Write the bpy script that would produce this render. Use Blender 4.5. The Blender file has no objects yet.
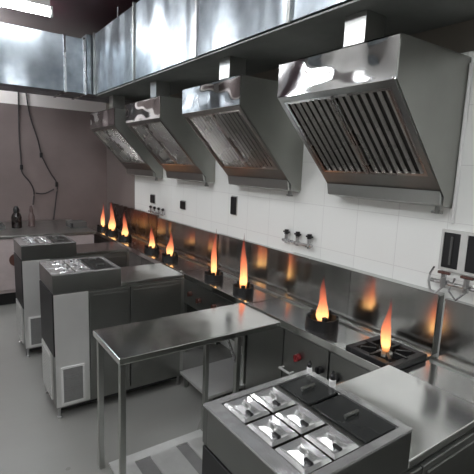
import bpy, bmesh, math, random
from mathutils import Vector, Matrix
random.seed(7)
S = bpy.context.scene
COL = S.collection

# ------------------------------------------------------------------ materials
def nt(name):
    m = bpy.data.materials.new(name); m.use_nodes = True
    n = m.node_tree; b = n.nodes['Principled BSDF']
    return m, n, b
def coords(n, scale=(1, 1, 1), kind='Object'):
    tc = n.nodes.new('ShaderNodeTexCoord'); mp = n.nodes.new('ShaderNodeMapping')
    mp.inputs['Scale'].default_value = scale
    n.links.new(tc.outputs[kind], mp.inputs['Vector']); return mp.outputs['Vector']
def noise(n, vec, scale=5, detail=3, rough=.5):
    t = n.nodes.new('ShaderNodeTexNoise'); t.inputs['Scale'].default_value = scale
    t.inputs['Detail'].default_value = detail; t.inputs['Roughness'].default_value = rough
    n.links.new(vec, t.inputs['Vector']); return t.outputs['Fac']
def ramp(n, fac, a, b, p0=.3, p1=.7):
    r = n.nodes.new('ShaderNodeValToRGB'); e = r.color_ramp.elements
    e[0].position = p0; e[1].position = p1
    e[0].color = (*a, 1); e[1].color = (*b, 1)
    n.links.new(fac, r.inputs['Fac']); return r.outputs['Color']
def maprange(n, fac, a, b, f0=.3, f1=.7):
    r = n.nodes.new('ShaderNodeMapRange'); r.inputs['From Min'].default_value = f0; r.inputs['From Max'].default_value = f1
    r.inputs['To Min'].default_value = a; r.inputs['To Max'].default_value = b
    n.links.new(fac, r.inputs['Value']); return r.outputs['Result']
def bump(n, b, h, dist=.01, strength=.5):
    bp = n.nodes.new('ShaderNodeBump'); bp.inputs['Distance'].default_value = dist
    bp.inputs['Strength'].default_value = strength
    n.links.new(h, bp.inputs['Height']); n.links.new(bp.outputs['Normal'], b.inputs['Normal'])
def steel(name, col, r0, r1, wave=0, wscale=(1, 1, 1), wfreq=3, stretch=(1, 1, 1), metal=1, dirt=.93):
    m, n, b = nt(name)
    b.inputs['Metallic'].default_value = metal
    v = coords(n, stretch); f = noise(n, v, 5, 2, .45)
    n.links.new(ramp(n, f, tuple(c * dirt for c in col), col), b.inputs['Base Color'])
    n.links.new(maprange(n, f, r1, r0), b.inputs['Roughness'])
    if wave:
        w = noise(n, coords(n, wscale), wfreq, .6, .4); bump(n, b, w, wave, 1)
    return m
def plain(name, col, rough=.5, metal=0, var=.85, scale=8):
    m, n, b = nt(name)
    b.inputs['Metallic'].default_value = metal; b.inputs['Roughness'].default_value = rough
    f = noise(n, coords(n), scale, 4, .6)
    n.links.new(ramp(n, f, tuple(c * var for c in col), col), b.inputs['Base Color'])
    return m
M = {}
M['steel']   = steel('brushed_steel', (.50, .51, .49), .28, .36, .003, (1, 1, 1), 4)
M['railsteel'] = steel('rail_steel', (.27, .275, .265), .28, .36, .003)
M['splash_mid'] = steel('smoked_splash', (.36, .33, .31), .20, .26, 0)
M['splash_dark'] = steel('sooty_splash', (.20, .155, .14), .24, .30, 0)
M['top']     = steel('steel_worktop', (.84, .85, .83), .12, .17, .002, (1, 1, 1), 5)
M['side']    = steel('hood_side_steel', (.35, .355, .33), .40, .46, .004, (1, 1, 1), 2.5)
M['polish']  = steel('polished_steel', (.66, .66, .66), .06, .11, .10, (1.0, 1.0, 1.7), 2.3, dirt=.97)
M['splash']  = steel('splash_steel', (.52, .525, .51), .17, .21, 0, (1, 3, .12), 2.0, stretch=(1, 5, .15))
M['duct']    = steel('galvanised_duct', (.30, .335, .365), .28, .40, .12, (1, 1.6, .7), 1.7, stretch=(1.6, 1.6, 1.6), dirt=.6)
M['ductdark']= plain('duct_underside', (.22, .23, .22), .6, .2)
M['dark']    = steel('dark_steel', (.31, .315, .30), .28, .42)
M['panel']   = steel('compressor_panel', (.80, .80, .78), .32, .42, metal=.6)
M['filter']  = steel('baffle_steel', (.50, .48, .46), .22, .30, 0)
M['gap']     = plain('dark_filter_backing', (.02, .018, .016), .6)  # near-black sheet behind the hood baffles
M['black']   = plain('black_rubber', (.012, .012, .013), .45)
M['iron']    = plain('cast_iron', (.022, .022, .023), .5, .4)
M['white']   = plain('white_plastic', (.88, .88, .86), .35)
M['mesh']    = plain('grille_mesh', (.33, .33, .325), .5, .3)
M['lid']     = steel('pan_lid_steel', (.93, .94, .93), .16, .24, .012, (1, 1, 1), 9, metal=.8)
M['darklid'] = plain('smoked_lid', (.03, .032, .031), .2)
M['red']     = plain('red_plastic', (.30, .035, .04), .4)
M['brownk']  = plain('brown_knob', (.10, .04, .03), .5)
M['ceil']    = plain('maroon_ceiling', (.045, .014, .020), .35, 0, .8, 3)
M['cabinet'] = plain('offwhite_cabinet', (.50, .43, .42), .5)
M['bottle']  = plain('bottle_dark', (.02, .014, .013), .2)
M['bottle2'] = plain('bottle_brown', (.14, .10, .095), .25)
M['cable']   = plain('cable_dark', (.05, .043, .045), .6)
M['pipe']    = steel('pipe_chrome', (.55, .55, .55), .2, .35)
M['greybox'] = plain('grey_box', (.10, .10, .095), .5)
M['slab']    = plain('drain_slab', (.60, .61, .59), .55)
M['switchframe'] = plain('pale_frame', (.62, .62, .59), .5)
M['plate']   = plain('fitting_grey', (.42, .43, .41), .5)

# floor
m, n, b = nt('floor_concrete'); v = coords(n)
f = noise(n, v, 1.1, 3, .5)
n.links.new(ramp(n, f, (.25, .25, .232), (.32, .325, .305), .15, .85), b.inputs['Base Color'])
n.links.new(maprange(n, noise(n, v, 1.6, 2), .20, .44, .1, .9), b.inputs['Roughness'])
bump(n, b, noise(n, v, 14, 4), .002, .4)
M['floor'] = m
# tiled white wall, painted brown towards the far corner (paint edge belongs to the wall)
m, n, b = nt('white_tile_wall'); v = coords(n)
sep = n.nodes.new('ShaderNodeSeparateXYZ'); n.links.new(v, sep.inputs[0])
cmb = n.nodes.new('ShaderNodeCombineXYZ'); n.links.new(sep.outputs['Y'], cmb.inputs['X']); n.links.new(sep.outputs['Z'], cmb.inputs['Y'])
br = n.nodes.new('ShaderNodeTexBrick'); br.offset = 0; br.inputs['Scale'].default_value = 1
br.inputs['Brick Width'].default_value = .3; br.inputs['Row Height'].default_value = .3; br.inputs['Mortar Size'].default_value = .002
br.inputs['Color1'].default_value = (.86, .87, .84, 1); br.inputs['Color2'].default_value = (.845, .855, .825, 1); br.inputs['Mortar'].default_value = (.71, .71, .69, 1)
n.links.new(cmb.outputs[0], br.inputs['Vector'])
st = n.nodes.new('ShaderNodeMath'); st.operation = 'GREATER_THAN'; st.inputs[1].default_value = 5.62; n.links.new(sep.outputs['Y'], st.inputs[0])
mx = n.nodes.new('ShaderNodeMix'); mx.data_type = 'RGBA'; mx.inputs['B'].default_value = (.21, .175, .165, 1)
n.links.new(st.outputs[0], mx.inputs['Factor']); n.links.new(br.outputs['Color'], mx.inputs['A'])
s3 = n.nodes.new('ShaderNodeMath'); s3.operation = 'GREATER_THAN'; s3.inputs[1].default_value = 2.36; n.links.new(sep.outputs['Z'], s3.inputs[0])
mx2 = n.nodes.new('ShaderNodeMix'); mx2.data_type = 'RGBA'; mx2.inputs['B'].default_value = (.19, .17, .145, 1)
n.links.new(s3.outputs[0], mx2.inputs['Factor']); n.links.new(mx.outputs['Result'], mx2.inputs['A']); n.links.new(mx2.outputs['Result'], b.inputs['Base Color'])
b.inputs['Roughness'].default_value = .32
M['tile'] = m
# back wall: brown-mauve paint to 2.48 m, white above
m, n, b = nt('brown_painted_wall'); v = coords(n)
sep = n.nodes.new('ShaderNodeSeparateXYZ'); n.links.new(v, sep.inputs[0])
st = n.nodes.new('ShaderNodeMath'); st.operation = 'GREATER_THAN'; st.inputs[1].default_value = 2.48; n.links.new(sep.outputs['Z'], st.inputs[0])
mx = n.nodes.new('ShaderNodeMix'); mx.data_type = 'RGBA'; mx.inputs['B'].default_value = (.88, .83, .80, 1)
n.links.new(ramp(n, noise(n, v, 1.6, 5), (.20, .158, .15), (.255, .205, .195)), mx.inputs['A'])
n.links.new(st.outputs[0], mx.inputs['Factor']); n.links.new(mx.outputs['Result'], b.inputs['Base Color']); b.inputs['Roughness'].default_value = .6
M['brown'] = m
M['plaster'] = plain('grey_plaster', (.46, .45, .43), .7, 0, .85, 2)
def emis(name, col, s):
    m, n, b = nt(name); b.inputs['Base Color'].default_value = (*col, 1)
    b.inputs['Emission Color'].default_value = (*col, 1); b.inputs['Emission Strength'].default_value = s
    return m
M['tube'] = emis('tube_glow', (.95, .97, 1), 75)
# flame: burning gas, yellow-white low, orange-red and thinner at the tip
m, n, b = nt('gas_flame')
n.nodes.remove(b); out = n.nodes['Material Output']
tc = n.nodes.new('ShaderNodeTexCoord'); sep = n.nodes.new('ShaderNodeSeparateXYZ'); n.links.new(tc.outputs['Generated'], sep.inputs[0])
r = n.nodes.new('ShaderNodeValToRGB'); e = r.color_ramp.elements
e[0].position = 0; e[0].color = (1, .36, .12, 1); e[1].position = 1; e[1].color = (.75, .10, .09, 1)
x = e.new(.14); x.color = (1, .56, .20, 1); x = e.new(.42); x.color = (1, .27, .12, 1)
n.links.new(sep.outputs['Z'], r.inputs['Fac'])
em = n.nodes.new('ShaderNodeEmission'); n.links.new(r.outputs['Color'], em.inputs['Color'])
s2 = n.nodes.new('ShaderNodeValToRGB'); q = s2.color_ramp.elements
q[0].position = 0; q[0].color = (.25,) * 3 + (1,); q[1].position = 1; q[1].color = (.05,) * 3 + (1,)
x = q.new(.12); x.color = (1, 1, 1, 1); x = q.new(.5); x.color = (.45, .45, .45, 1)
n.links.new(sep.outputs['Z'], s2.inputs['Fac'])
mu = n.nodes.new('ShaderNodeMath'); mu.operation = 'MULTIPLY'; mu.inputs[1].default_value = 2.9
n.links.new(s2.outputs['Color'], mu.inputs[0]); n.links.new(mu.outputs[0], em.inputs['Strength'])
tr = n.nodes.new('ShaderNodeBsdfTransparent'); ms = n.nodes.new('ShaderNodeMixShader')
lw = n.nodes.new('ShaderNodeLayerWeight'); lw.inputs['Blend'].default_value = .35
inv = n.nodes.new('ShaderNodeMath'); inv.operation = 'SUBTRACT'; inv.inputs[0].default_value = 1; n.links.new(lw.outputs['Facing'], inv.inputs[1])
zf = maprange(n, sep.outputs['Z'], 1, .22, .28, .95)
m2 = n.nodes.new('ShaderNodeMath'); m2.operation = 'MULTIPLY'; n.links.new(inv.outputs[0], m2.inputs[0]); n.links.new(zf, m2.inputs[1])
n.links.new(m2.outputs[0], ms.inputs[0]); n.links.new(tr.outputs[0], ms.inputs[1]); n.links.new(em.outputs[0], ms.inputs[2])
n.links.new(ms.outputs[0], out.inputs['Surface'])
M['flame'] = m

# ------------------------------------------------------------------ mesh helpers
class MB:
    def __init__(s): s.bm = bmesh.new()
    def box(s, x0, x1, y0, y1, z0, z1, bev=0):
        b2 = bmesh.new(); bmesh.ops.create_cube(b2, size=1)
        for v in b2.verts:
            v.co = Vector(((x0 + x1) / 2 + v.co.x * (x1 - x0), (y0 + y1) / 2 + v.co.y * (y1 - y0), (z0 + z1) / 2 + v.co.z * (z1 - z0)))
        if bev: bmesh.ops.bevel(b2, geom=b2.edges[:], offset=bev, segments=2, affect='EDGES', profile=.5)
        s._merge(b2); return s
    def _merge(s, b2):
        me = bpy.data.meshes.new('t'); b2.to_mesh(me); b2.free(); s.bm.from_mesh(me); bpy.data.meshes.remove(me)
    def hexa(s, pts):   # 8 points: bottom ring of four then top ring of four
        vs = [s.bm.verts.new(p) for p in pts]
        for f in ((3, 2, 1, 0), (4, 5, 6, 7), (0, 1, 5, 4), (1, 2, 6, 5), (2, 3, 7, 6), (3, 0, 4, 7)): s.bm.faces.new([vs[i] for i in f])
        return s
    def prism(s, poly, y0, y1):   # polygon of (x, z), extruded along y
        a = [s.bm.verts.new((x, y0, z)) for x, z in poly]; b = [s.bm.verts.new((x, y1, z)) for x, z in poly]
        s.bm.faces.new(a); s.bm.faces.new(b[::-1]); k = len(poly)
        for i in range(k): s.bm.faces.new((a[i], b[i], b[(i + 1) % k], a[(i + 1) % k]))
        return s
    def lathe(s, prof, c=(0, 0, 0), n=20, sx=1, sy=1):
        rings = []
        for r_, z in prof:
            rings.append([s.bm.verts.new((c[0] + max(r_, 1e-4) * math.cos(2 * math.pi * i / n) * sx, c[1] + max(r_, 1e-4) * math.sin(2 * math.pi * i / n) * sy, c[2] + z)) for i in range(n)])
        for a, b in zip(rings, rings[1:]):
            for i in range(n): s.bm.faces.new((a[i], a[(i + 1) % n], b[(i + 1) % n], b[i]))
        s.bm.faces.new(rings[0][::-1]); s.bm.faces.new(rings[-1]); return s
    def tube(s, pts, r, n=8):
        pts = [Vector(p) for p in pts]; rings = []
        for i, p in enumerate(pts):
            d = (pts[min(i + 1, len(pts) - 1)] - pts[max(i - 1, 0)]).normalized()
            u = d.cross(Vector((0, 0, 1))); u = d.cross(Vector((1, 0, 0))) if u.length < .1 else u
            u.normalize(); w = d.cross(u)
            rings.append([s.bm.verts.new(p + (u * math.cos(2 * math.pi * k / n) + w * math.sin(2 * math.pi * k / n)) * r) for k in range(n)])
        for a, b in zip(rings, rings[1:]):
            for k in range(n): s.bm.faces.new((a[k], a[(k + 1) % n], b[(k + 1) % n], b[k]))
        s.bm.faces.new(rings[0][::-1]); s.bm.faces.new(rings[-1]); return s
    def cyl(s, a, b, r, n=16): return s.tube([a, b], r, n)
    def build(s, name, mat, parent=None, smooth=False, bev=0):
        bmesh.ops.recalc_face_normals(s.bm, faces=s.bm.faces[:])
        me = bpy.data.meshes.new(name); s.bm.to_mesh(me); s.bm.free(); me.materials.append(mat)
        o = bpy.data.objects.new(name, me); COL.objects.link(o); o.parent = parent
        if smooth:
            for p in me.polygons: p.use_smooth = True
            me.set_sharp_from_angle(angle=math.radians(35))
        if bev:
            md = o.modifiers.new('Bevel', 'BEVEL'); md.width = bev; md.segments = 2; md.limit_method = 'ANGLE'
        return o
def tag(o, label, cat, group=None):
    o['label'] = label; o['category'] = cat
    if group: o['group'] = group
    return o
def thing(name, label, cat, loc, group=None):
    o = bpy.data.objects.new(name, None); COL.objects.link(o); o.location = loc; o.empty_display_size = .1
    return tag(o, label, cat, group)
def struct(name, mb, mat):
    o = mb.build(name, mat); o['kind'] = 'structure'; return o
def B(*a, **k): return MB().box(*a, **k)
def move(o, loc):   # re-origin a single-mesh thing at loc
    o.data.transform(Matrix.Translation(-Vector(loc))); o.location = loc; return o
def copy_tree(o, parent=None):
    c = o.copy(); COL.objects.link(c); c.parent = parent
    for ch in [k for k in SRC if k.parent == o]: copy_tree(ch, c)
    return c
def dup(root, loc, label, group=None):
    global SRC
    SRC = list(COL.objects); c = copy_tree(root); c.location = loc; c['label'] = label
    if group: c['group'] = group
    return c

# ------------------------------------------------------------------ room
XW, YB, ZC = 2.22, 6.8, 3.35
XL, YF = -2.4, -2.4
struct('floor', B(XL - .1, XW + .1, YF - .1, YB + .1, -.1, 0), M['floor'])
struct('ceiling', B(XL - .1, XW + .1, YF - .1, YB + .1, ZC, ZC + .1), M['ceil'])
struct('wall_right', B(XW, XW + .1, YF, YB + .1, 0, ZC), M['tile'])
struct('wall_back', B(XL, XW, YB, YB + .1, 0, ZC), M['brown'])
struct('wall_left', B(XL - .1, XL, YF, YB + .1, 0, ZC), M['plaster'])
struct('wall_front', B(XL, XW, YF - .1, YF, 0, ZC), M['plaster'])

# ------------------------------------------------------------------ ducts
DX, DY, DZ = 1.61, 5.36, 2.53
dt = thing('exhaust_duct', 'large shiny galvanised exhaust duct turning the corner above the hoods', 'duct', (DX, DY, DZ))
def dsec(x0, x1, y0, y1, z1):
    B(x0 - DX, x1 - DX, y0 - DY, y1 - DY, 0, z1 - DZ).build('duct_section', M['duct'], dt)
ys = [5.3, 4.07, 2.87, 1.86, .6, -.7, -2.35]
for a, c in zip(ys, ys[1:]): dsec(DX, 2.215, c + .004, a - .004, 3.2)
dsec(1.53, 2.215, DY, 5.95, 3.2)
xs = [1.50, 1.28, -.2, -1.3, -2.38]
for a, c in zip(xs, xs[1:]): dsec(c + .004, a - .004, DY, 5.92, 3.14)
for y in ys[:-1]:
    MB().box(-.022, .6, y - .012 - DY, y + .012 - DY, -.012, .685).build('flange', M['dark'] if y != 2.87 else M['pipe'], dt)
for x in xs[:3]:
    MB().box(x - .012 - DX, x + .012 - DX, -.022, .57, -.012, .62).build('flange', M['pipe'], dt)
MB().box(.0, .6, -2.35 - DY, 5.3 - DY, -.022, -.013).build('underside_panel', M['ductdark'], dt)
for y in (4.7, 2.4, .2, -1.5):
    mb = MB()
    for x in (.06, .54): mb.cyl((x, y - DY, .67), (x, y - DY, ZC - DZ), .006, 6)
    mb.build('hanger_rod', M['pipe'], dt)
mb = MB()
for x in (-1.9, -.9, .1): mb.cyl((x - DX, .3, .61), (x - DX, .3, ZC - DZ), .006, 6)
mb.build('hanger_rod', M['pipe'], dt)

# ------------------------------------------------------------------ hoods
FX, HX = 1.63 - XW, 2.115 - XW      # local x measured from the wall
def make_hood(loc, w, label):
    t = thing('extractor_hood', label, 'hood', loc, 'wedge extractor hoods on the tiled wall')
    zt, zb, z0 = 2.33, 2.145, 1.635; t_ = .006
    B(FX, FX + .008, 0, w, zb, zt).build('front_band', M['polish'], t)
    for y in (0, w - t_):
        MB().prism([(FX + .008, zb), (FX + .008, zt - .007), (-.002, zt - .007), (-.002, 1.59), (HX, 1.59), (HX, z0)], y, y + t_).build('side_panel', M['side'], t)
    B(FX, -.002, 0, w, zt - .006, zt).build('top_panel', M['side'], t)
    # slope frame
    d = Vector((HX - FX, 0, z0 - zb)); L = d.length; d.normalize(); nrm = Vector((d.z, 0, -d.x)); nrm = nrm if nrm.z < 0 else -nrm
    o0 = Vector((FX, 0, zb))
    def P(u, y, h): v = o0 + d * u + nrm * h; return (v.x, y, v.z)
    def slab(mb, u0, u1, y0, y1, h0, h1):
        mb.hexa([P(u0, y0, h0), P(u1, y0, h0), P(u1, y1, h0), P(u0, y1, h0), P(u0, y0, h1), P(u1, y0, h1), P(u1, y1, h1), P(u0, y1, h1)])
    fr = MB()
    slab(fr, 0, .035, t_, w - t_, -.02, .004); slab(fr, L - .14, L, t_, w - t_, -.02, 0.0)
    for y in (t_, w - t_ - .03): slab(fr, .035, L - .14, y, y + .03, -.02, .004)
    fr.build('filter_frame', M['dark'], t)
    nf = 2; iw = (w - 2 * t_ - .06) / nf
    for k in range(nf):
        ya = t_ + .03 + k * iw + .004; yb = ya + iw - .008
        f_ = MB(); slab(f_, .036, .05, ya, yb, -.016, .001); slab(f_, L - .155, L - .141, ya, yb, -.016, .001)
        slab(f_, .05, L - .155, ya, ya + .01, -.016, .001); slab(f_, .05, L - .155, yb - .01, yb, -.016, .001)
        nb = 7; pw = (yb - ya - .02) / nb
        for i in range(nb):
            yc = ya + .01 + pw * (i + .5); hw = pw * .24
            pts = []
            for u in (.05, L - .155):
                pts += [P(u, yc - hw, -.014), P(u, yc, .002), P(u, yc + hw, -.014)]
            vs = [f_.bm.verts.new(p) for p in pts]
            f_.bm.faces.new((vs[0], vs[1], vs[4], vs[3])); f_.bm.faces.new((vs[1], vs[2], vs[5], vs[4])); f_.bm.faces.new((vs[2], vs[0], vs[3], vs[5]))
            f_.bm.faces.new((vs[0], vs[2], vs[1])); f_.bm.faces.new((vs[3], vs[4], vs[5]))
        fo = f_.build('baffle_filter', M['filter'], t)
        pb = MB(); slab(pb, .036, L - .141, ya, yb, -.026, -.0205); pb.build('filter_backing', M['gap'], fo)
    gt = MB(); gt.prism([(HX - .035, 1.665), (HX - .02, 1.595), (-.003, 1.575), (-.003, 1.588), (HX - .008, 1.606), (HX - .012, 1.64)], t_, w - t_)
    gt.build('grease_tray', M['steel'], t)
    tp = MB(); tp.cyl((HX + .04, .05, 1.585), (HX + .04, .05, 1.545), .014, 10).cyl((HX + .04, .02, 1.553), (HX + .04, .08, 1.553), .008, 8)
    tp.build('drain_tap', M['dark'], t, True)
    fl = MB(); yc = w * .42
    fl.box(-.50, -.36, yc - .065, yc + .065, zt, 2.505); fl.box(-.52, -.34, yc - .085, yc + .085, zt, zt + .012)
    fl.build('flue', M['steel'], t)
    return t
hoods = []
for y, w, lb in ((1.18, .78, 'nearest and largest looking steel wedge hood, above the closest flame'),
                 (2.34, .79, 'steel wedge hood second nearest to the camera, one tall black socket below it'),
                 (3.55, .82, 'steel wedge hood third from the camera, small square black socket below it'),
                 (4.72, .88, 'farthest steel wedge hood, in the dark corner by the brown wall')):
    hoods.append(make_hood((XW, y, 0), w, lb))

# ------------------------------------------------------------------ ranges
ZD, RX = .77, 1.79
def flame(parent, loc, h, wd, seed, lean=0):
    rd = random.Random(seed); mb = MB(); N = 18; K = 16
    rings = []
    ph = rd.uniform(0, 6)
    for j in range(K + 1):
        u = j / K
        rr = wd * (.62 + .9 * u * 3 if u < .15 else 1.025 * (1 - ((u - .15) / .85) ** 1.25)) * (1 + .12 * math.sin(u * 11 + ph))
        rr = max(rr, .0008)
        cx = .010 * math.sin(u * 6 + ph) * u; cy = lean * u * u + .012 * math.sin(u * 5 + ph * 2) * u
        rings.append([mb.bm.verts.new((cx + rr * math.cos(2 * math.pi * i / N) * (1 + .15 * math.sin(3 * 2 * math.pi * i / N + u * 5)),
                                       cy + rr * math.sin(2 * math.pi * i / N), u * h)) for i in range(N)])
    for a, b_ in zip(rings, rings[1:]):
        for i in range(N): mb.bm.faces.new((a[i], a[(i + 1) % N], b_[(i + 1) % N], b_[i]))
    mb.bm.faces.new(rings[0][::-1]); mb.bm.faces.new(rings[-1])
    o = mb.build('flame', M['flame'], parent, True); o.location = loc; return o
def burner(parent, x, y, z, kind, h, wd, seed, lean=0):
    c = MB()
    if kind == 'plate':      # wide low cast iron trivet plate
        c.box(-.15, .15, -.15, -.11, 0, .035, .004).box(-.15, .15, .11, .15, 0, .035, .004).box(-.15, -.11, -.11, .11, 0, .035, .004).box(.11, .15, -.11, .11, 0, .035, .004).box(-.11, .11, -.11, .11, 0, .006)
        for a in range(8):
            t = a * math.pi / 4; d = Vector((math.cos(t), math.sin(t), 0)); s_ = d.cross(Vector((0, 0, 1))) * .008
            p, q_ = d * .05, d * .13
            c.hexa([tuple(p - s_ + Vector((0, 0, .01))), tuple(q_ - s_ + Vector((0, 0, .01))), tuple(q_ + s_ + Vector((0, 0, .01))), tuple(p + s_ + Vector((0, 0, .01))),
                    tuple(p - s_ + Vector((0, 0, .04))), tuple(q_ - s_ + Vector((0, 0, .04))), tuple(q_ + s_ + Vector((0, 0, .04))), tuple(p + s_ + Vector((0, 0, .04)))])
        fz = .035
    else:                    # round wok ring with pot rests
        R_ = .105 if kind == 'ring' else .085; hh = .07 if kind == 'ring' else .05; N = 28
        vs = []
        for (r_, z_) in ((R_, 0), (R_ * .96, hh), (R_ * .84, hh), (R_ * .86, 0)):
            vs.append([c.bm.verts.new((r_ * math.cos(2 * math.pi * i / N), r_ * math.sin(2 * math.pi * i / N), z_)) for i in range(N)])
        for j in range(4):
            a, b_ = vs[j], vs[(j + 1) % 4]
            for i in range(N): c.bm.faces.new((a[i], a[(i + 1) % N], b_[(i + 1) % N], b_[i]))
        for a in range(5):
            t = a * math.tau / 5 + .3; c.box(R_ * .78 * math.cos(t) - .012, R_ * .78 * math.cos(t) + .012, R_ * .78 * math.sin(t) - .012, R_ * .78 * math.sin(t) + .012, hh * .5, hh + .022)
        fz = hh * .55
    g = c.build('burner', M['iron'], parent); g.location = (x, y, z)
    cp = MB().lathe([(.045, 0), (.05, .012), (.04, .022), (.012, .026)], n=20).build('burner_cap', M['dark'], g, True)
    flame(g, (0, 0, max(fz - .012, .027)), h, wd, seed, lean)
    return g
def make_range(y0, y1, label, burners, ztop, sx, knobs, handle=False, shelf=None, mats='steel', splash='splash'):
    t = thing('gas_range', label, 'stove', (RX, y0, 0), 'gas ranges along the tiled wall'); L = y1 - y0; D = XW - RX
    B(0, D - .01, 0, L, ZD - .022, ZD).box(-.012, .02, 0, L, ZD - .04, ZD + .008, bev=.004).build('deck', M['top'], t)
    B(.30, .335, .004, L - .004, ZD, ZD + .01).build('deck_channel', M['dark'], t)
    # body: front panel over an open or closed base
    if shelf:
        B(.0, .015, .01, L - .01, .50, ZD - .04).build('front_panel', M[mats], t)
        for y in (.02, L - .05):
            for x in (.01, D - .05): B(x, x + .03, y, y + .03, 0, ZD - .022).build('leg', M['steel'], t)
        B(shelf, D - .02, .01, .45, .10, .125, bev=.003).build('undershelf', M['panel'], t)
        for y in (.03, .40): B(shelf + .02, shelf + .05, y, y + .03, 0, .10).build('shelf_foot', M['steel'], t)
        B(D - .02, D - .01, .05, L - .05, .125, ZD - .022).build('rear_panel', M['dark'], t)
    else:
        B(.02, D - .01, .005, L - .005, .08, ZD - .022).build('body', M['dark'], t)
        n_ = max(1, round(L / .42)); s_ = L / n_
        for k in range(n_): B(.0, .02, k * s_ + .006, (k + 1) * s_ - .006, .10, ZD - .05, bev=.003).build('front_panel', M['dark'], t)
        for y in (.04, L - .08): B(.04, .08, y, y + .04, 0, .08).build('foot', M['black'], t)
    # backsplash
    sp = MB(); n_ = max(2, round(L / .6)); s_ = L / n_
    for k in range(n_):     # thin sheet panels, gently buckled
        ya, yb = k * s_ + .002, (k + 1) * s_ - .002; N_ = 28; ph = (y0 + k) * 2.3; fv = []
        for i in range(N_ + 1):
            y = ya + (yb - ya) * i / N_; u = math.sin(math.pi * i / N_)
            dx = u * (.0016 * math.sin(y * 21 + ph) + .0008 * math.sin(y * 47 + ph * 2))
            fv.append([sp.bm.verts.new((sx - RX + o_, y, z_)) for o_, z_ in ((dx, ZD), (dx, ztop), (.012, ztop), (.012, ZD))])
        for A, C_ in zip(fv, fv[1:]):
            for i in range(4): sp.bm.faces.new((A[i], A[(i + 1) % 4], C_[(i + 1) % 4], C_[i]))
        sp.bm.faces.new(fv[0][::-1]); sp.bm.faces.new(fv[-1])
    sp.box(sx - RX - .004, D - .003, 0, L, ztop, ztop + .012)
    sp.build('backsplash', M[splash], t, True)
    for ya in (0, L - .012): B(sx - RX + .012, D - .003, ya, ya + .012, ZD, ztop).build('backsplash_end', M['dark'], t)
    for i, (by, kind, h, wd, ln) in enumerate(burners): burner(t, 1.93 - RX, by - y0, ZD + .0005, kind, h, wd, int(by * 100), ln)
    for ky, kz, mt in knobs:
        k_ = MB(); k_.cyl((0, 0, 0), (-.03, 0, 0), .022, 16).box(-.04, -.028, -.004, .004, -.02, .02)
        o = k_.build('control_knob', M[mt], t, True); o.location = (-.002, ky - y0, kz)
    if handle:
        hb = MB(); hb.cyl((-.035, .05, 0), (-.035, -.05, 0), .008, 10).cyl((0, .045, 0), (-.035, .045, 0), .006, 8).cyl((0, -.045, 0), (-.035, -.045, 0), .006, 8)
        o = hb.build('handle', M['white'], t, True); o.location = (0, 1.90 - y0, .467)
    return t
make_range(1.17, 2.36, 'near gas range with red knob and two burning flames, wide black trivet nearest', [(1.30, 'plate', .30, .029, .015), (1.77, 'ring', .31, .036, .012)], 1.105, 2.16,
           [(1.81, .587, 'red'), (1.62, .587, 'black'), (1.50, .587, 'black')], True)
make_range(2.375, 3.40, 'gas range behind the far end of the prep table, open below with steel undershelf', [(2.62, 'small', .44, .033, .02), (3.06, 'small', .42, .028, .0)], 1.095, 2.185,
           [(3.20, .62, 'brownk'), (3.05, .60, 'brownk'), (2.80, .62, 'brownk')], shelf=-.30)
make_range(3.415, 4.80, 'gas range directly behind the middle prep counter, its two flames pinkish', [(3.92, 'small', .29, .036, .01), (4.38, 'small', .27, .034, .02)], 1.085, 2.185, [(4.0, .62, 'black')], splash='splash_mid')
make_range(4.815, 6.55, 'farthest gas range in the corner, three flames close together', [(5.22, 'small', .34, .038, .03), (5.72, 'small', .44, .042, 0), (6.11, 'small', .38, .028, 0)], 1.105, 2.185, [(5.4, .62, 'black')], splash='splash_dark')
make_range(-.30, 1.145, 'gas range section at the right edge of the photo, no flame lit', [], 1.085, 2.185, [(.8, .6, 'black')])

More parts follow.
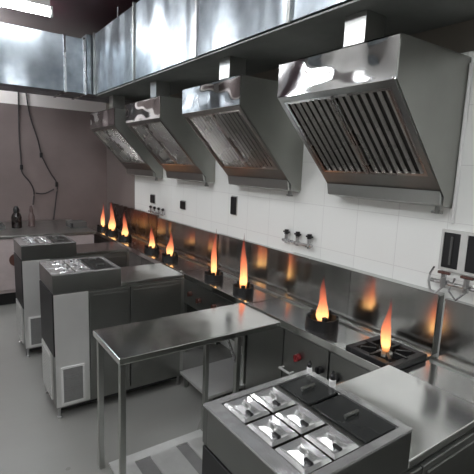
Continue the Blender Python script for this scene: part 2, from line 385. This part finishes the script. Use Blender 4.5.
# ------------------------------------------------------------------ refrigerated prep counters
NX = .455
def make_prep(loc, label):
    t = thing('refrigerated_prep_counter', label, 'counter', loc, 'refrigerated prep counters with raised pan rails')
    D = .43; L = .955
    # carcass
    B(.006, L - .006, .006, D, .075, .88).build('body', M['dark'], t)
    # raised rail with real wells
    rl = MB(); z0, z1 = .885, 1.010
    rl.box(0, NX, 0, .028, z0, z1).box(0, NX, D - .028, D, z0, z1).box(0, .05, .028, D - .028, z0, z1).box(NX - .03, NX, .028, D - .028, z0, z1)
    rl.box(.05, NX - .03, .028, D - .028, z0, z0 + .01); rl.box(.265, .285, .028, D - .028, z1 - .03, z1)
    rl.build('rail_housing', M['railsteel'], t, bev=.003)
    rm = MB()
    rm.box(.0, NX, 0, .026, z1, z1 + .006).box(0, NX, D - .026, D, z1, z1 + .006).box(0, .048, .026, D - .026, z1, z1 + .006).box(NX - .028, NX, .026, D - .026, z1, z1 + .006)
    rm.build('rail_rim', M['lid'], t)
    for ya, yb in ((.034, .245), (.258, D - .034)):
        l_ = B(.288, NX - .032, ya, yb, z1 - .006, z1 + .004, bev=.002).build('smoked_lid', M['darklid'], t); l_['label'] = 'dark smoked lid over the rail'
        MB().cyl((.32, (ya + yb) / 2, z1 + .014), (.38, (ya + yb) / 2, z1 + .014), .005, 8).cyl((.325, (ya + yb) / 2, z1), (.325, (ya + yb) / 2, z1 + .014), .004, 8).cyl((.375, (ya + yb) / 2, z1), (.375, (ya + yb) / 2, z1 + .014), .004, 8).build('lid_handle', M['dark'], l_, True)
    B(NX, L, 0, D, .882, .91, bev=.004).build('worktop', M['top'], t)
    # front face: compressor panel with grille, two doors
    cp = B(.004, .225, -.002, .006, .085, .878, bev=.0015).build('compressor_panel', M['panel'], t)
    gf = MB(); gf.box(.035, .19, -.010, -.002, .10, .113).box(.035, .19, -.010, -.002, .357, .37).box(.035, .048, -.010, -.002, .113, .357).box(.177, .19, -.010, -.002, .113, .357)
    gf.build('grille_frame', M['white'], cp)
    gm = MB(); gm.box(.048, .177, -.004, -.002, .113, .357)
    for k in range(14): gm.box(.05, .175, -.008, -.0045, .118 + k * .017, .127 + k * .017)
    gm.build('vent_grille', M['mesh'], cp)
    for xa, xb in ((.232, .515), (.522, .925)):
        d_ = B(xa, xb, -.010, .006, .10, .872, bev=.003).build('door', M['dark'], t)
        MB().box(xa + .02, xb - .02, -.018, -.010, .835, .850, bev=.002).build('door_handle', M['dark'], d_)
    B(.93, .955, -.004, .02, .075, .88).build('corner_post', M['steel'], t)
    sv = B(-.008, .006, .10, .40, .10, .44, bev=.002).build('side_vent', M['panel'], t)
    g2 = MB()
    for k in range(12): g2.box(-.011, -.008, .12, .38, .12 + k * .025, .130 + k * .025)
    g2.build('louvre', M['plate'], sv)
    B(-.004, .006, .01, D - .01, .45, .88, bev=.0015).build('side_panel', M['black'], t)
    B(.02, L - .02, .03, D - .02, .045, .075).build('plinth', M['black'], t)
    for x in (.022, L - .03):
        for y in (.018, D - .03):
            MB().lathe([(.016, 0), (.016, .012), (.010, .018), (.010, .076)], (x, y, 0), 12).build('foot', M['pipe'], t, True)
    return t
PX = .567
near = make_prep((.637, .62, 0), 'nearest prep counter in the lower right corner, six clear bright pans showing')
mid = dup(near, (PX, 2.842, 0), 'middle prep counter with white framed vent grille facing the camera')
far = dup(near, (.548, 3.95, 0), 'far prep counter half hidden behind the middle one')
# gastronorm pans
def make_pan(loc, label, group):
    t = thing('gastronorm_pan', label, 'food pan', loc, group)
    a, c_ = .049, .058
    p = MB(); p.box(-a, a, -c_, c_, -.085, -.08).box(-a, -a + .003, -c_, c_, -.08, .002).box(a - .003, a, -c_, c_, -.08, .002).box(-a + .003, a - .003, -c_, -c_ + .003, -.08, .002).box(-a + .003, a - .003, c_ - .003, c_, -.08, .002)
    p.build('pan', M['filter'], t)
    l_ = MB(); W = .0485
    # stepped, faceted lid
    r0 = [(-W, -.0575, .002), (W, -.0575, .002), (W, .0575, .002), (-W, .0575, .002)]
    r1 = [(x * .86, y * .86, .010) for x, y, z in r0]; r2 = [(x * .55, y * .55, .004) for x, y, z in r0]; r3 = [(x * .2, y * .2, .012) for x, y, z in r0]
    rs = [[l_.bm.verts.new(p_) for p_ in r_] for r_ in (r0, r1, r2, r3)]
    for A, C_ in zip(rs, rs[1:]):
        for i in range(4): l_.bm.faces.new((A[i], A[(i + 1) % 4], C_[(i + 1) % 4], C_[i]))
    l_.bm.faces.new(rs[0][::-1]); l_.bm.faces.new(rs[-1])
    lo = l_.build('lid', M['lid'], t)
    MB().box(-.022, -.010, -.05, -.022, .0085, .016, bev=.002).build('notch_grip', M['black'], lo)
    MB().tube([(.0, -.016, .010), (.0, -.012, .024), (0, .012, .024), (.0, .016, .010)], .004, 8).build('lid_handle', M['lid'], lo, True)
    return t
rows = ('front row', 'middle row', 'rear row'); cols = ('left', 'right')
pan0 = None
for cx, cy, nm in ((.637, .62, 'nearest'), (PX, 2.842, 'middle'), (.548, 3.95, 'far')):
    for r_ in range(3):
        for c_ in range(2):
            lc = (cx + .102 + c_ * .106, cy + .09 + r_ * .125, 1.0105)
            lb = f'lidded steel food pan, {rows[r_]} {cols[c_]}, in the rail of the {nm} prep counter'
            g = f'food pans in the {nm} prep counter rail'
            if pan0 is None: pan0 = make_pan(lc, lb, g)
            else: dup(pan0, lc, lb, g)

# small dispenser bottles on the near rail
def dispenser(loc, label, s=1):
    t = thing('seasoning_shaker', label, 'shaker', loc, 'small shakers on the near counter rail')
    MB().lathe([(.011 * s, 0), (.012 * s, .004), (.012 * s, .022 * s), (.008 * s, .027 * s)], n=16).build('jar', M['white'], t, True)
    MB().lathe([(.0105 * s, .0265 * s), (.0105 * s, .040 * s), (.005 * s, .047 * s), (.003 * s, .055 * s)], n=16).build('cap', M['black'], t, True)
dispenser((1.072, .915, 1.0162), 'small white shaker with black cap on the near counter rail')
dispenser((1.075, 1.030, 1.0162), 'smaller dark capped shaker at the far corner of the near counter rail', .8)

# ------------------------------------------------------------------ prep table
t = thing('prep_table', 'narrow stainless steel table standing between the two nearest prep counters', 'table', (.652, 1.85, 0))
B(0, 1.005, 0, .415, .795, .83, bev=.004).build('tabletop', M['top'], t)
for x in (.012, .70):
    for y in (.02, .365): B(x, x + .03, y, y + .03, .0, .795, bev=.003).build('leg', M['steel'], t)
for y in (.028, .373): MB().tube([(.71, y + .007, .62), (.64, y + .007, .79)], .009, 8).build('brace', M['pipe'], t)
B(.05, .97, .05, .365, .775, .795).build('underframe', M['dark'], t)

# ------------------------------------------------------------------ back counter and things on it
t = thing('back_counter', 'long low counter along the brown back wall with off-white front panels', 'counter', (-2.3, 5.5, 0))
B(0, 3.95, 0, 1.28, .82, .85, bev=.004).build('worktop', M['steel'], t)
B(.02, 3.93, .03, 1.27, .16, .82).build('body', M['cabinet'], t)
for k in range(6):
    x = .02 + k * .652; p_ = B(x + .004, x + .644, .008, .03, .20, .81, bev=.003).build('door', M['cabinet'], t)
    MB().cyl((x + .38, .008, .56), (x + .38, -.006, .56), .075, 24).build('round_badge', M['brownk'], p_, True)
B(.05, 3.9, .10, 1.2, 0, .16).build('plinth', M['black'], t)
t = thing('sauce_bottle', 'black squat bottle on the back counter by the brown wall', 'bottle', (.815, 6.13, .85))
MB().lathe([(.058, 0), (.062, .01), (.062, .14), (.05, .18), (.032, .20)], n=20).build('bottle_body', M['bottle'], t, True)
MB().lathe([(.034, .20), (.036, .24), (.03, .26), (.012, .285)], n=16).build('cap', M['black'], t, True)
t = thing('sauce_bottle', 'slimmer brown bottle right of the black one on the back counter', 'bottle', (1.0, 6.18, .85))
MB().lathe([(.036, 0), (.04, .01), (.04, .13), (.028, .17), (.018, .19)], n=20).build('bottle_body', M['bottle2'], t, True)
MB().lathe([(.02, .19), (.022, .22), (.012, .28)], n=16).build('cap', M['bottle2'], t, True)
t = thing('appliance_box', 'low dark grey metal box at the right end of the back counter', 'box', (1.42, 5.86, .85))
B(0, .215, 0, .25, 0, .075, bev=.006).build('body', M['greybox'], t); B(.01, .03, -.006, 0, .01, .065).build('latch', M['black'], t)
t = thing('storage_tray', 'dark shallow tray at the left end of the back counter', 'tray', (.45, 6.02, .85))
mb = B(0, .22, 0, .3, 0, .01); mb.box(0, .01, 0, .3, .01, .05).box(.21, .22, 0, .3, .01, .05).box(.01, .21, 0, .01, .01, .05).box(.01, .21, .29, .30, .01, .05); mb.build('tray_body', M['greybox'], t)

# cables on the back wall
def cable(pts, label, plugs=()):
    o0 = pts[0]; t = thing('hanging_cable', label, 'cable', o0)
    q = [Vector(p) - Vector(o0) for p in pts]; out = []
    for i in range(len(q) - 1):
        p0, p1, p2, p3 = q[max(i - 1, 0)], q[i], q[i + 1], q[min(i + 2, len(q) - 1)]
        for k in range(6):
            u = k / 6; out.append(.5 * ((2 * p1) + (-p0 + p2) * u + (2 * p0 - 5 * p1 + 4 * p2 - p3) * u * u + (-p0 + 3 * p1 - 3 * p2 + p3) * u ** 3))
    out.append(q[-1]); MB().tube(out, .009, 8).build('cord', M['cable'], t, True)
    for p in plugs:
        d = Vector(p) - Vector(o0); MB().box(d.x - .02, d.x + .02, d.y - .015, d.y + .012, d.z - .035, d.z + .035, bev=.006).build('connector', M['black'], t)
Yc = 6.785
cable([(1.0, Yc, 2.70), (.984, Yc, 2.13), (.994, Yc, 1.75), (1.0, Yc, 1.55), (1.097, Yc, 1.41), (1.145, Yc, 1.27), (1.125, Yc, 1.08)], 'straight dark cable hanging down the left of the brown wall', [(.995, Yc, 1.62)])
cable([(1.09, Yc, 2.70), (1.13, Yc, 2.35), (1.225, Yc, 2.01), (1.27, Yc, 1.79), (1.372, Yc, 1.56), (1.464, Yc, 1.386), (1.443, Yc, 1.15), (1.402, Yc, .853)], 'dark cable slanting right down the brown wall with two connectors', [(1.26, Yc, 1.80), (1.46, Yc, 1.38)])
cable([(1.165, Yc, 1.25), (1.29, Yc, 1.245), (1.42, Yc, 1.31)], 'short dark cable running level between the two hanging cables')

# ------------------------------------------------------------------ fittings on the tiled wall
def socket(y, z, w, h, label):
    t = thing('wall_socket', label, 'socket', (XW, y, z), 'black sockets on the tiled wall')
    B(-.006, -.0005, -w / 2 - .008, w / 2 + .008, -h / 2 - .008, h / 2 + .008, bev=.001).build('back_plate', M['plate'], t)
    B(-.022, -.006, -w / 2, w / 2, -h / 2, h / 2, bev=.003).build('face', M['black'], t)
socket(3.20, 1.395, .075, .16, 'tall black wall socket below the second nearest hood')
socket(4.19, 1.305, .10, .085, 'small square black socket below the third hood')
socket(5.0, 1.305, .11, .10, 'small black socket left of all others, above the pipe valves')
def manifold(y0, z, n_, dy, label, s=1):
    t = thing('valve_pipe', label, 'pipe', (XW - .03, y0, z), 'valve pipes on the tiled wall')
    MB().cyl((0, -.03, 0), (0, (n_ - 1) * dy + .04, 0), .010 * s, 10).build('pipe', M['pipe'], t, True)
    for k in range(n_):
        y = k * dy
        v_ = MB(); v_.cyl((0, y, -.02), (0, y, .05 * s), .013 * s, 10).cyl((-.03, y, .0), (.028, y, 0), .010, 8); v = v_.build('valve', M['pipe'], t, True)
        MB().cyl((0, y, .05 * s), (0, y, .085 * s), .017 * s, 10).box(-.008, .008, y - .03, y + .03, .06 * s, .072 * s).build('valve_handle', M['black'], v, True)
manifold(2.19, 1.20, 3, .125, 'chrome pipe with three black handled valves above the near backsplash')
manifold(4.66, 1.15, 4, .12, 'small distant chrome pipe with valves below the leftmost socket', .8)
# electrical switches beside the right edge
t = thing('switch_panel', 'pale framed panel of two tall black switches at right edge of wall', 'switch panel', (XW, .88, 1.258))
fr = MB(); fr.box(-.02, -.001, -.02, .335, .19, .205).box(-.02, -.001, .195, .232, 0, .19).box(-.02, -.001, -.02, 0, 0, .19).box(-.02, -.001, -.02, .335, -.015, 0).box(-.02, -.001, .322, .335, 0, .19)
fr.build('frame', M['switchframe'], t)
B(-.016, -.001, .233, .321, .001, .189).build('switch', M['black'], t); B(-.016, -.001, .001, .194, .001, .189).build('switch', M['black'], t)
B(-.022, -.016, .27, .282, .02, .17).build('toggle', M['greybox'], t)
t = thing('hose_tap', 'cluster of chrome taps and short hoses on wall beneath the black switches', 'tap', (XW - .05, 1.03, 1.185))
hb = MB(); hb.cyl((0, -.15, 0), (0, .20, 0), .011, 10)
for y in (-.12, 0, .12): hb.cyl((-.02, y, 0), (.028, y, 0), .012, 8)
hb.build('pipe', M['pipe'], t, True)
for y in (-.12, 0.0, .12):
    v = MB().cyl((-.02, y, -.02), (-.02, y, .05), .014, 10).build('valve', M['pipe'], t, True)
    MB().box(-.03, -.012, y - .032, y + .032, .05, .064, bev=.003).build('valve_handle', M['brownk'], v)
MB().tube([(-.02, .12, -.02), (-.03, .15, -.06), (-.03, .18, -.05), (-.03, .195, .0), (-.02, .195, .04), (.01, .195, .07)], .006, 8).tube([(-.02, 0, -.02), (-.03, .04, -.07), (-.03, .08, -.03), (-.02, .06, .04)], .006, 8).build('hose', M['pipe'], t, True)
tag(move(MB().tube([(XW - .012, 1.17, 1.50), (XW - .012, 1.17, 2.0), (XW - .012, 1.17, 2.30)], .010, 8).build('conduit', M['white'], None, True), (XW - .012, 1.165, 1.5)), 'thin white conduit rising beside the nearest hood', 'conduit')

# ------------------------------------------------------------------ floor drain
t = thing('drain_cover', 'pale drain cover with dark slots in the floor near the table legs', 'drain', (.72, 1.62, 0))
mb = MB(); W_, D_ = .615, .61; sl = [(.13, .23), (.40, .48)]
xs_ = [0] + [v for s_ in sl for v in s_] + [W_]
for a, c_ in zip(xs_[::2], xs_[1::2]): mb.box(a, c_, 0, D_, .0005, .012)
for a, c_ in sl: mb.box(a, c_, 0, .12, .0005, .012); mb.box(a, c_, D_ - .07, D_, .0005, .012); mb.box(a, c_, .33, .36, .0005, .012) if False else None
mb.build('grating', M['slab'], t)
mb = MB()
for a, c_ in sl: mb.box(a, c_, .12, D_ - .07, .0005, .002)
mb.build('slot_bed', M['mesh'], t)

# ------------------------------------------------------------------ lamps
def lamp(loc, L, label, group='ceiling tube lamps', e='tube'):
    t = thing('tube_lamp', label, 'lamp', loc, group)
    B(-L / 2, L / 2, -.03, .03, .05, ZC - loc[2], bev=.004).build('lamp_housing', M['plate'], t)
    for s_ in (-1, 1): B(s_ * (L / 2 + .012) - .012, s_ * (L / 2 + .012) + .012, -.03, .03, -.04, .06).build('end_cap', M['plate'], t)
    MB().cyl((-L / 2, 0, 0), (L / 2, 0, 0), .036, 16).build('tube', M[e], t, True)
    return t
l0 = lamp((.45, 4.95, 3.22), 1.2, 'glowing white tube lamp on the maroon ceiling before the back duct')
l1 = dup(l0, (.3, 2.6, 3.22), 'added unseen ceiling tube lamp over the aisle beside the prep table')  # out of view, added to even out the light mid-room
l2 = dup(l0, (.3, .2, 3.22), 'added unseen ceiling tube lamp over the aisle beside the nearest prep counter')  # unseen lamp put in to light the near end
l6 = dup(l0, (.1, 6.35, 3.22), 'added ceiling tube lamp hidden behind the back duct')  # invented lamp, brightens the white wall strip above the brown paint
l4 = dup(l0, (-1.2, -1.2, 3.22), 'added unseen lengthwise ceiling tube lamp at the front end of the left aisle')  # unseen, added to bring more light from the camera side
l4.rotation_euler.z = math.pi / 2
l5 = dup(l0, (-1.2, 4.0, 3.22), 'added unseen ceiling tube lamp over the far left aisle')  # added out of view as broad light from the left, far end
l5.rotation_euler.z = math.pi / 2
l3 = dup(l0, (-1.2, 1.5, 3.22), 'added unseen ceiling tube lamp over the left aisle')  # unseen fill lamp, added to spread light from the left
l3.rotation_euler.z = math.pi / 2

# ------------------------------------------------------------------ world + camera
w = bpy.data.worlds.new('World'); S.world = w; w.use_nodes = True
w.node_tree.nodes['Background'].inputs[0].default_value = (.05, .05, .055, 1)
yaw, pt, rl = math.radians(35.2304), math.radians(-9.4176), math.radians(2.238)
F = Vector((math.sin(yaw) * math.cos(pt), math.cos(yaw) * math.cos(pt), math.sin(pt)))
rt = Vector((math.cos(yaw), -math.sin(yaw), 0)); up = rt.cross(F)
R_ = math.cos(rl) * rt + math.sin(rl) * up; U_ = -math.sin(rl) * rt + math.cos(rl) * up
cd = bpy.data.cameras.new('camera'); cam = bpy.data.objects.new('camera', cd); COL.objects.link(cam)
mw = Matrix((R_, U_, -F)).transposed().to_4x4(); mw.translation = Vector((0, 0, 1.75)); cam.matrix_world = mw
cd.sensor_width = 36; cd.sensor_fit = 'HORIZONTAL'; cd.lens = 36 * 425.85 / 474; cd.clip_start = .02
S.camera = cam
S.view_settings.view_transform = 'Standard'; S.view_settings.look = 'None'; S.view_settings.gamma = 1; S.view_settings.use_curve_mapping = False
S.view_settings.exposure = -0.26
